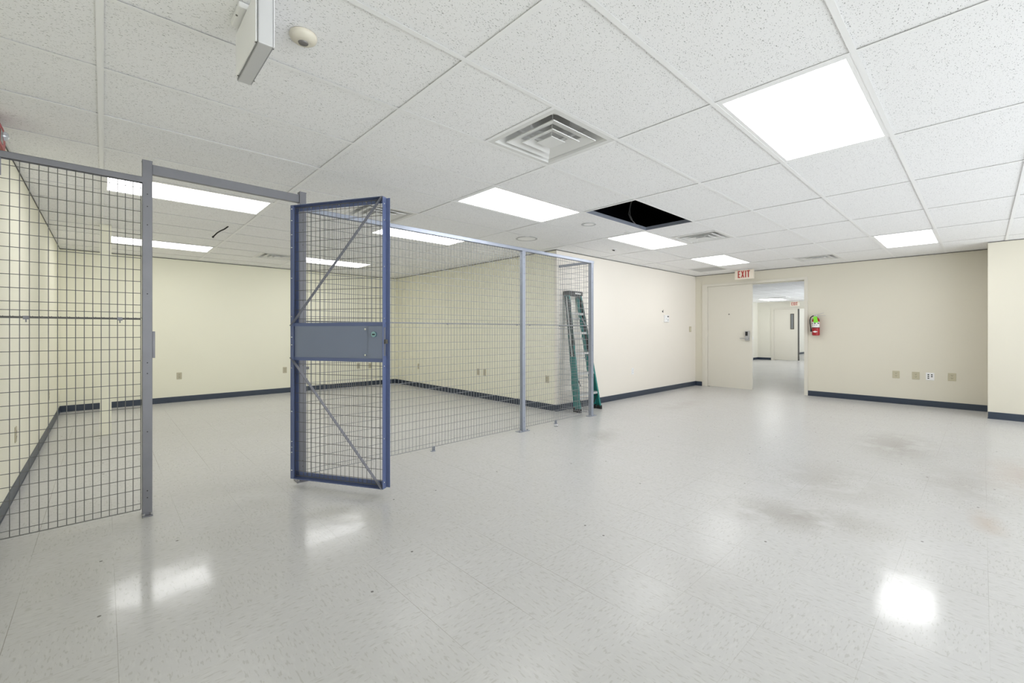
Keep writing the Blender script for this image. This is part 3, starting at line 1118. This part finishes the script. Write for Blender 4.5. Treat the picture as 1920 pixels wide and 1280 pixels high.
# hinge stile: channel
b.box(0.0, 0.004, D, 0.0, GZ0, GZ1)
b.box(0.0, 0.040, -0.003, 0.0, GZ0, GZ1)
b.box(0.0, 0.030, D, D + 0.003, GZ0, GZ1)
b.build('hinge_stile', M['gateblue'], gate)
b = MB()
b.box(GL - 0.003, GL, D, 0.0, GZ0, GZ1)
b.box(GL - 0.030, GL, -0.003, 0.0, GZ0, GZ1)
b.box(GL - 0.006, GL + 0.030, 0.0, 0.004, GZ0 + 0.004, GZ1 - 0.004)
b.build('latch_stile', M['gateblue'], gate)
b = MB()
b.box(0.004, GL - 0.003, D, 0.0, GZ1 - 0.003, GZ1)
b.box(0.004, GL - 0.003, -0.003, 0.0, GZ1 - 0.040, GZ1)
b.build('top_bar', M['gateblue'], gate)
b = MB()
b.box(0.004, GL - 0.003, D, 0.0, GZ0, GZ0 + 0.003)
b.box(0.004, GL - 0.003, -0.003, 0.0, GZ0, GZ0 + 0.046)
b.build('bottom_bar', M['gateblue'], gate)
b = MB()
b.box(0.004, GL - 0.003, D + 0.010, -0.004, PZ1, PZ1 + 0.026)
b.box(0.004, GL - 0.003, D + 0.010, -0.004, PZ0 - 0.026, PZ0)
build_each(b, 'mid_bar', M['gateblue'], gate)
MB().box(0.030, GL - 0.003, D + 0.012, D + 0.024, PZ0, PZ1).build('kick_plate', M['gateplate'], gate)
lp = MB().box(GL - 0.125, GL - 0.004, D + 0.004, D + 0.012, PZ0 + 0.002, PZ1 - 0.002).build('lock_plate', M['gateplate'], gate, bevel=0.001)
b = MB()
b.cyl((GL - 0.072, D + 0.004, PZ1 - 0.062), (GL - 0.072, D - 0.008, PZ1 - 0.062), 0.021, 24)
b.build('lock_cylinder', simple('teal_tinted_chrome', (0.30, 0.50, 0.56), 0.25, metal=0.8), lp, smooth=True)
MB().box(GL - 0.083, GL - 0.061, D - 0.010, D - 0.0075, PZ1 - 0.066, PZ1 - 0.058).build('key_slot', M['dark'], lp)
b = MB()
for z in (PZ0 + 0.024, PZ1 - 0.024):
    b.lathe([(0.010, 0), (0.008, 0.004), (0.0, 0.006)], (GL - 0.155, D + 0.012, z), (0, -1, 0), 14)
build_each(b, 'plate_screw', M['chrome'], gate, True)
b = MB()
b.box(GL, GL + 0.002, D + 0.012, -0.010, PZ0 + 0.02, PZ1 - 0.01)
b.build('latch_face', M['satin'], gate)
MB().box(GL - 0.004, GL + 0.016, D + 0.014, -0.006, PZ0 + 0.11, PZ0 + 0.140).build('latch_bolt', M['bronze'], gate)
b = MB(); mesh_panel(b, 0.010, GL - 0.008, PZ1 + 0.020, GZ1 - 0.014, -0.006, hooks=True, r=0.0020); b.build('mesh_panel', M['wire'], gate)
b = MB(); mesh_panel(b, 0.010, GL - 0.008, GZ0 + 0.016, PZ0 - 0.016, -0.006, r=0.0020); b.build('mesh_panel', M['wire'], gate)
b = MB()
b.bar((0.006, D - 0.002, PZ1 + 0.004), (GL - 0.004, D - 0.002, GZ1 - 0.004), 0.003, 0.026, (0, 1, 0))
b.build('brace', M['brace'], gate)
b = MB()
b.bar((0.006, D - 0.002, PZ0 - 0.004), (GL - 0.004, D - 0.002, GZ0 + 0.004), 0.003, 0.026, (0, 1, 0))
b.build('brace', M['brace'], gate)
b = MB()
for z in (0.12, 0.26, 0.30, 0.345, 0.58, 0.92, 1.10, 1.16, 1.32, 1.62, 1.86, 1.96, 2.07, 2.16):
    b.lathe([(0.0055, 0), (0.004, 0.003), (0, 0.004)], (0.012, D, z), (0, -1, 0), 10)
for z in (0.10, 0.42, 0.95, 1.30, 1.68, 2.02, 2.14):
    b.lathe([(0.006, 0), (0.004, 0.003), (0, 0.004)], (GL, -0.022, z), (1, 0, 0), 10)
for x in (0.16, 0.42, 0.66):
    b.lathe([(0.005, 0), (0.004, 0.003), (0, 0.004)], (x, -0.003, GZ1 - 0.020), (0, -1, 0), 10)
build_each(b, 'bolt', M['chrome'], gate, True)
for z in (0.28, 1.13, 1.92):
    b = MB()
    b.cyl((-0.006, -0.012, z - 0.05), (-0.006, -0.012, z + 0.05), 0.007, 12)
    b.box(-0.006, 0.0, -0.016, -0.008, z - 0.05, z + 0.05)
    b.build('hinge', M['gateblue'], gate)

# small loose bolt on the floor by the fence
b = MB()
b.tube([(4.165, 3.70, 0.009), (4.205, 3.69, 0.009)], 0.008, 8)
b.tube([(4.20, 3.692, 0.010), (4.216, 3.688, 0.010)], 0.011, 6)
tag(b.build('anchor_stub', M['satin']), 'tiny cut off anchor bolt on floor before the fence', 'bolt')

# ------------------------------------------------------------------ folded stepladder
lad = thing('stepladder', 'teal folded stepladder leaning on the wall behind the fence end', 'ladder', (5.40, 4.05, 0))
H = 1.80
LEAN = 0.245


def lp_(s, t, n=0.0):
    # s: -1..1 across, t: 0..1 up, n: offset towards the wall
    half = 0.270 + (0.158 - 0.270) * t
    cx = 0.0 - 0.085 * t
    return Vector((cx + s * half, LEAN * t + n, H * t))


def rail_piece(m, s, t0, t1, wx, n0, n1, thick=0.004):
    # C channel: web on the outside, two flanges pointing in
    d = -s * wx
    for (a, c, p, q) in ((0, -s * thick, n0, n1), (0, d, n0, n0 + thick), (0, d, n1 - thick, n1)):
        lo, hi = lp_(s, t0), lp_(s, t1)
        x0, x1 = sorted((a, c))
        pts = []
        for base in (lo, hi):
            pts += [base + Vector((x0, p, 0)), base + Vector((x1, p, 0)), base + Vector((x1, q, 0)), base + Vector((x0, q, 0))]
        m.hexa(pts)


for s in (-1, 1):
    b = MB(); rail_piece(b, s, 0.02, 0.99, 0.032, 0.0, 0.085)
    fr = b.build('front_rail', M['teal'], lad)
    b = MB()
    lo, hi = lp_(s, 0.42), lp_(s, 0.97)
    x0, x1 = sorted((-s * 0.0045, -s * 0.0055))
    pts = []
    for base in (lo, hi):
        pts += [base + Vector((x0, 0.006, 0)), base + Vector((x1, 0.006, 0)), base + Vector((x1, 0.078, 0)), base + Vector((x0, 0.078, 0))]
    b.hexa(pts)
    b.build('inner_dark_strip', M['stick'], fr)  # darker strip on the upper inner web
    b = MB()
    lo, hi = lp_(s, 0.55, -0.0008), lp_(s, 0.94, -0.0008)
    x0, x1 = sorted((-s * 0.003, -s * 0.027))
    pts = []
    for base in (lo, hi):
        pts += [base + Vector((x0, 0, 0)), base + Vector((x1, 0, 0)), base + Vector((x1, 0.001, 0)), base + Vector((x0, 0.001, 0))]
    b.hexa(pts)
    b.build('edge_dark_strip', M['stick'], fr)  # darker strip on the upper front flange
    lo, hi = lp_(s, 0.46), lp_(s, 0.965)
    for (p, q, mm, nm) in ((0.004, 0.030, M['stick'], 'warning_label'), (0.036, 0.060, M['alu'], 'bracket_strip'), (0.066, 0.080, M['stick'], 'warning_label')):
        x0, x1 = sorted((s * 0.0002, s * 0.0014))
        b = MB()
        pts = []
        for base in (lo, hi):
            pts += [base + Vector((x0, p, 0)), base + Vector((x1, p, 0)), base + Vector((x1, q, 0)), base + Vector((x0, q, 0))]
        b.hexa(pts)
        b.build(nm, mm, fr)
    b = MB()
    p = lp_(s, 0.0)
    b.box(p.x - 0.004 if s < 0 else p.x - 0.034, p.x + 0.034 if s < 0 else p.x + 0.004, p.y - 0.004, p.y + 0.078, 0.0, 0.055)
    b.build('foot', M['black'], fr, bevel=0.004)
    # rear legs folded behind, narrower
    b = MB()
    for (t0, t1) in ((0.03, 0.96),):
        a0, a1 = lp_(s * 0.88, t0, 0.115), lp_(s * 0.80, t1, 0.070)
        b.bar(a0, a1, 0.026, 0.040, (0, 1, 0))
    rl = b.build('rear_leg', M['teal'], lad)
    b = MB()
    a0 = lp_(s * 0.88, 0.005, 0.115)
    b.box(a0.x - 0.018, a0.x + 0.018, a0.y - 0.028, a0.y + 0.028, 0.0, 0.07)
    b.build('foot', M['black'], rl, bevel=0.004)
for k, t in enumerate((0.155, 0.325, 0.495, 0.665, 0.83)):
    a, c = lp_(-1, t), lp_(1, t)
    b = MB()
    b.box(a.x + 0.004, c.x - 0.004, a.y + 0.002, a.y + 0.070, a.z - 0.004, a.z)
    b.box(a.x + 0.004, c.x - 0.004, a.y + 0.002, a.y + 0.006, a.z - 0.038, a.z)
    b.box(a.x + 0.004, c.x - 0.004, a.y + 0.066, a.y + 0.070, a.z - 0.028, a.z)
    b.build('step', M['alu'], lad)
for t in (0.10, 0.27, 0.44, 0.61, 0.78):
    a, c = lp_(-0.87, t, 0.11 - 0.04 * t), lp_(0.87, t, 0.11 - 0.04 * t)
    MB().bar(a, c, 0.012, 0.020).build('rear_crossbar', M['alu'], lad)
a = lp_(0, 1.0)
b = MB().box(a.x - 0.170, a.x + 0.170, a.y - 0.020, a.y + 0.090, H - 0.045, H + 0.022)
cp = b.build('top_cap', M['stick'], lad, bevel=0.008)
b = MB().box(a.x - 0.02, a.x + 0.115, a.y - 0.0215, a.y - 0.0195, H - 0.022, H - 0.002)
b.build('cap_label', M['label'], cp)
b = MB()
for s in (-1, 1):
    for (t0, t1) in ((0.72, 0.80),):
        b.bar(lp_(s * 0.9, t0, 0.01), lp_(s * 0.85, t1, 0.07), 0.004, 0.018)
build_each(b, 'spreader_brace', M['alu'], lad)
b = MB()
for t in (0.155, 0.325):
    b.bar(lp_(-0.93, t - 0.02, 0.02), lp_(-0.45, t - 0.115, 0.05), 0.004, 0.016)
    b.bar(lp_(0.93, t - 0.02, 0.02), lp_(0.45, t - 0.115, 0.05), 0.004, 0.016)
build_each(b, 'step_brace', M['black'], lad)

# ------------------------------------------------------------------ wall fittings


def make_outlet(label, loc, rotz, mat, group):
    """duplex outlet, facing local -Y"""
    t = thing('electrical_outlet', label, 'outlet', loc, rotz, group)
    MB().box(-0.036, 0.036, -0.006, 0.0005, -0.058, 0.058).build('cover_plate', mat, t, bevel=0.003)
    for s in (-1, 1):
        b = MB()
        b.lathe([(0.0165, 0.0), (0.0165, 0.002), (0.0, 0.002)], (0, -0.006, s * 0.0195), (0, -1, 0), 20)
        r = b.build('receptacle', mat, t)
        b = MB()
        for x in (-0.007, 0.005):
            b.box(x, x + 0.003, -0.0086, -0.0078, s * 0.0195, s * 0.0195 + 0.009)
        b.cyl((0, -0.0086, s * 0.0195 - 0.007), (0, -0.0078, s * 0.0195 - 0.007), 0.003, 10)
        build_each(b, 'slot', M['dark'], r)
    return t


FY = 0.0                 # faces -Y
FXm = -math.pi / 2       # faces -X
FXp = math.pi / 2        # faces +X
o1 = make_outlet('almond outlet on the back wall, seen right of the gateway post', (0.943, YB, 0.445), FY, M['almond'], 'almond outlets in the cage')
dup(o1, (2.605, YB, 0.445), 'almond outlet on the back wall just left of the open gate')
dup(o1, (4.096, YB, 0.445), 'almond outlet seen through the gate mesh, left of a close pair')
dup(o1, (4.366, YB, 0.435), 'almond outlet seen through the gate mesh, right of a close pair')
dup(o1, (XR, 8.349, 0.45), 'almond outlet on the cage side wall nearest the back corner', FXm)
dup(o1, (XR, 6.274, 0.47), 'almond outlet on the cage side wall, left of a pair', FXm)
dup(o1, (XR, 6.091, 0.47), 'almond outlet on the cage side wall, right of a pair', FXm)
dup(o1, (XR, 4.578, 0.47), 'almond outlet on the cage side wall beside the ladder corner', FXm)
dup(o1, (XL, 4.90, 0.44), 'almond outlet on the left wall low behind the fence corner', FXp)
dup(o1, (XL, 7.60, 0.44), 'almond outlet on the left wall near the back corner', FXp)
for y, z, lab in ((0.988, 0.485, 'first almond outlet from the door on the exit wall'), (0.744, 0.485, 'almond outlet just left of the white jack plate'), (0.326, 0.492, 'almond outlet nearest the stepped wall at right')):
    r = dup(o1, (XE, y, z), lab, FXm, group='almond outlets on the exit wall')
    r.scale = (1.28, 1.0, 1.05)
o2 = make_outlet('white outlet low on the wall between ladder and double door', (7.097, YR_, 0.475), FY, M['white'], 'white outlets')
# small grey box low on back wall
t = thing('junction_box', 'small grey box low on back wall behind the open gate', 'box', (3.02, YB, 0.462))
MB().box(-0.035, 0.035, -0.03, 0.0005, -0.03, 0.03).build('housing', M['satin'], t, bevel=0.003)
MB().box(-0.028, 0.028, -0.033, -0.03, -0.023, 0.023).build('cover', M['steel'], t)
# jack plate
t = thing('jack_plate', 'white wall plate with five dark jacks between almond outlets', 'wall plate', (XE, 0.574, 0.482), FXm)
MB().box(-0.050, 0.050, -0.006, 0.0005, -0.060, 0.060).build('cover_plate', M['white'], t, bevel=0.003)
for (x, z) in ((-0.020, 0.028), (0.020, 0.028), (-0.020, 0.0), (0.020, 0.0), (-0.020, -0.028)):
    MB().box(x - 0.010, x + 0.010, -0.0068, -0.0055, z - 0.008, z + 0.008).build('jack', M['dark'], t)
# light switch
t = thing('light_switch', 'grey beige light switch on wall just left of the door frame', 'light switch', (9.42, YR_, 1.253))
MB().box(-0.048, 0.048, -0.007, 0.0005, -0.060, 0.060).build('cover_plate', M['almond'], t, bevel=0.003)
MB().box(-0.017, 0.017, -0.012, -0.007, -0.034, 0.034).build('rocker', M['offwhite'], t, bevel=0.003)
# thermostat
t = thing('thermostat', 'white thermostat with dark display on wall left of the door', 'thermostat', (8.335, YR_, 1.462))
MB().box(-0.085, 0.085, -0.030, 0.0005, -0.070, 0.070).build('housing', M['white'], t, bevel=0.006)
MB().box(0.005, 0.072, -0.0312, -0.0298, 0.030, 0.056).build('display', M['lens'], t)
b = MB()
for (x, z) in ((-0.03, -0.005), (0.022, -0.012), (0.05, -0.012), (0.022, -0.035), (0.05, -0.035)):
    b.box(x - 0.010, x + 0.010, -0.032, -0.0298, z - 0.007, z + 0.007)
build_each(b, 'button', M['grille'], t)
# hole with wires above
t = thing('wire_stub', 'small dark wire stub in a wall hole above the thermostat', 'wire', (8.205, YR_, 1.605))
MB().lathe([(0.018, 0.0), (0.018, 0.002), (0.0, 0.002)], (0, 0, 0), (0, -1, 0), 16).build('wall_hole', M['dark'], t)
b = MB()
b.tube([(0, 0, 0), (-0.01, -0.02, 0.015), (-0.03, -0.03, 0.03)], 0.003, 6)
b.tube([(0, 0, 0), (-0.008, -0.022, -0.010), (-0.028, -0.03, -0.022)], 0.003, 6)
b.build('wire', M['black'], t)

# fire alarm on the left wall
t = thing('fire_alarm', 'red fire alarm with clear strobe high on wall at left edge', 'fire alarm', (XL, 3.90, 2.335))
MB().box(-0.0005, 0.050, -0.10, 0.10, -0.060, 0.062).build('housing', M['red'], t, bevel=0.006)
b = MB()
b.lathe([(0.027, 0.0), (0.025, 0.010), (0.015, 0.018), (0.0, 0.022)], (0.050, 0.045, 0.022), (1, 0, 0), 20)
b.build('strobe_lens', M['clear'], t, smooth=True)
MB().box(0.050, 0.0515, -0.08, 0.0, -0.045, 0.03).build('sounder_grille', M['lens'], t)

# fire extinguisher
t = thing('fire_extinguisher', 'red fire extinguisher with lime tag hung beside the doorway', 'fire extinguisher', (XE - 0.078, 2.10, 1.13))
R = 0.060
cyl = MB().lathe([(0.0, 0.0), (0.048, 0.0), (R, 0.012), (R, 0.265), (0.054, 0.298), (0.034, 0.322), (0.021, 0.330), (0.021, 0.345), (0.0, 0.345)], (0, 0, 0), n=36).build('cylinder', M['red'], t, smooth=True)


def arc_band(z0, z1, a0, a1, r, mat, name, parent, n=14):
    m = MB()
    for k in range(n):
        u0, u1 = a0 + (a1 - a0) * k / n, a0 + (a1 - a0) * (k + 1) / n
        P = lambda u, z, rr: (rr * math.cos(u), rr * math.sin(u), z)
        m.hexa([P(u0, z0, R * 0.99), P(u1, z0, R * 0.99), P(u1, z0, r), P(u0, z0, r), P(u0, z1, R * 0.99), P(u1, z1, R * 0.99), P(u1, z1, r), P(u0, z1, r)])
    return m.build(name, mat, parent)


A = math.pi
lb = arc_band(0.150, 0.252, A - 1.45, A + 1.45, R + 0.0008, M['label'], 'label', cyl)
b = MB()
for u in (A - 0.95, A - 0.05, A + 0.85):
    for k in range(4):
        u0, u1 = u - 0.25 + k * 0.125, u - 0.25 + (k + 1) * 0.125
        r0, r1 = R + 0.0006, R + 0.0014
        P = lambda q, z, rr: (rr * math.cos(q), rr * math.sin(q), z)
        b.hexa([P(u0, 0.215, r0), P(u1, 0.215, r0), P(u1, 0.215, r1), P(u0, 0.215, r1), P(u0, 0.232, r0), P(u1, 0.232, r0), P(u1, 0.232, r1), P(u0, 0.232, r1)])
for u in (A - 0.55, A - 0.05, A + 0.45):
    u0, u1 = u - 0.09, u + 0.09
    b.hexa([P(u0, 0.183, r0), P(u1, 0.183, r0), P(u1, 0.183, r1), P(u0, 0.183, r1), P(u0, 0.197, r0), P(u1, 0.197, r0), P(u1, 0.197, r1), P(u0, 0.197, r1)])
b.build('print', M['black'], lb)
b = MB()
b.hexa([(-R - 0.004, -0.040, 0.069), (-R - 0.004, 0.0, 0.052), (-R + 0.02, 0.0, 0.052), (-R + 0.02, -0.040, 0.069), (-R - 0.004, -0.0395, 0.070), (-R - 0.004, 0.0, 0.087), (-R + 0.02, 0.0, 0.087), (-R + 0.02, -0.0395, 0.070)])
b.hexa([(-R - 0.004, 0.0, 0.052), (-R - 0.004, 0.040, 0.069), (-R + 0.02, 0.040, 0.069), (-R + 0.02, 0.0, 0.052), (-R - 0.004, 0.0, 0.087), (-R - 0.004, 0.0395, 0.070), (-R + 0.02, 0.0395, 0.070), (-R + 0.02, 0.0, 0.087)])
b.build('diamond_sticker', M['label'], cyl)
arc_band(0.138, 0.148, 0, 2 * math.pi, R + 0.003, M['black'], 'strap', t, 28)
b = MB()
b.cyl((0, 0, 0.335), (0, 0, 0.375), 0.020, 16)
b.cyl((-0.018, 0.004, 0.362), (-0.040, 0.008, 0.362), 0.017, 18)
b.build('valve', M['satin'], t, smooth=True)
b = MB()
b.bar((0, 0.01, 0.378), (0, -0.125, 0.412), 0.018, 0.006)
b.bar((0, 0.005, 0.366), (0, -0.150, 0.360), 0.016, 0.006)
b.build('handle', M['satin'], t)
b = MB()
b.tube([(-0.005, 0.015, 0.362), (-0.010, 0.045, 0.360), (-0.014, 0.078, 0.335), (-0.016, 0.090, 0.285), (-0.018, 0.088, 0.230), (-0.020, 0.080, 0.165), (-0.022, 0.074, 0.130)], 0.0095, 10)
b.build('hose', M['black'], t, smooth=True)
b = MB()
b.tube([(-0.022, 0.074, 0.135), (-0.022, 0.072, 0.115), (-0.022, 0.070, 0.070)], [0.010, 0.013, 0.014], 12)
b.build('nozzle', M['black'], t, smooth=True)
b = MB()
b.hexa([(-R - 0.008, -0.050, 0.238), (-R - 0.008, 0.022, 0.236), (-R - 0.006, 0.022, 0.236), (-R - 0.006, -0.050, 0.238), (-0.045, -0.024, 0.352), (-0.045, 0.030, 0.345), (-0.043, 0.030, 0.345), (-0.043, -0.024, 0.352)])
b.build('inspection_tag', M['green_tag'], t)
b = MB()
b.box(0.055, 0.0785, -0.020, 0.020, 0.06, 0.30)
b.box(0.030, 0.0785, -0.018, 0.018, 0.330, 0.338)
b.build('wall_bracket', M['satin'], t)
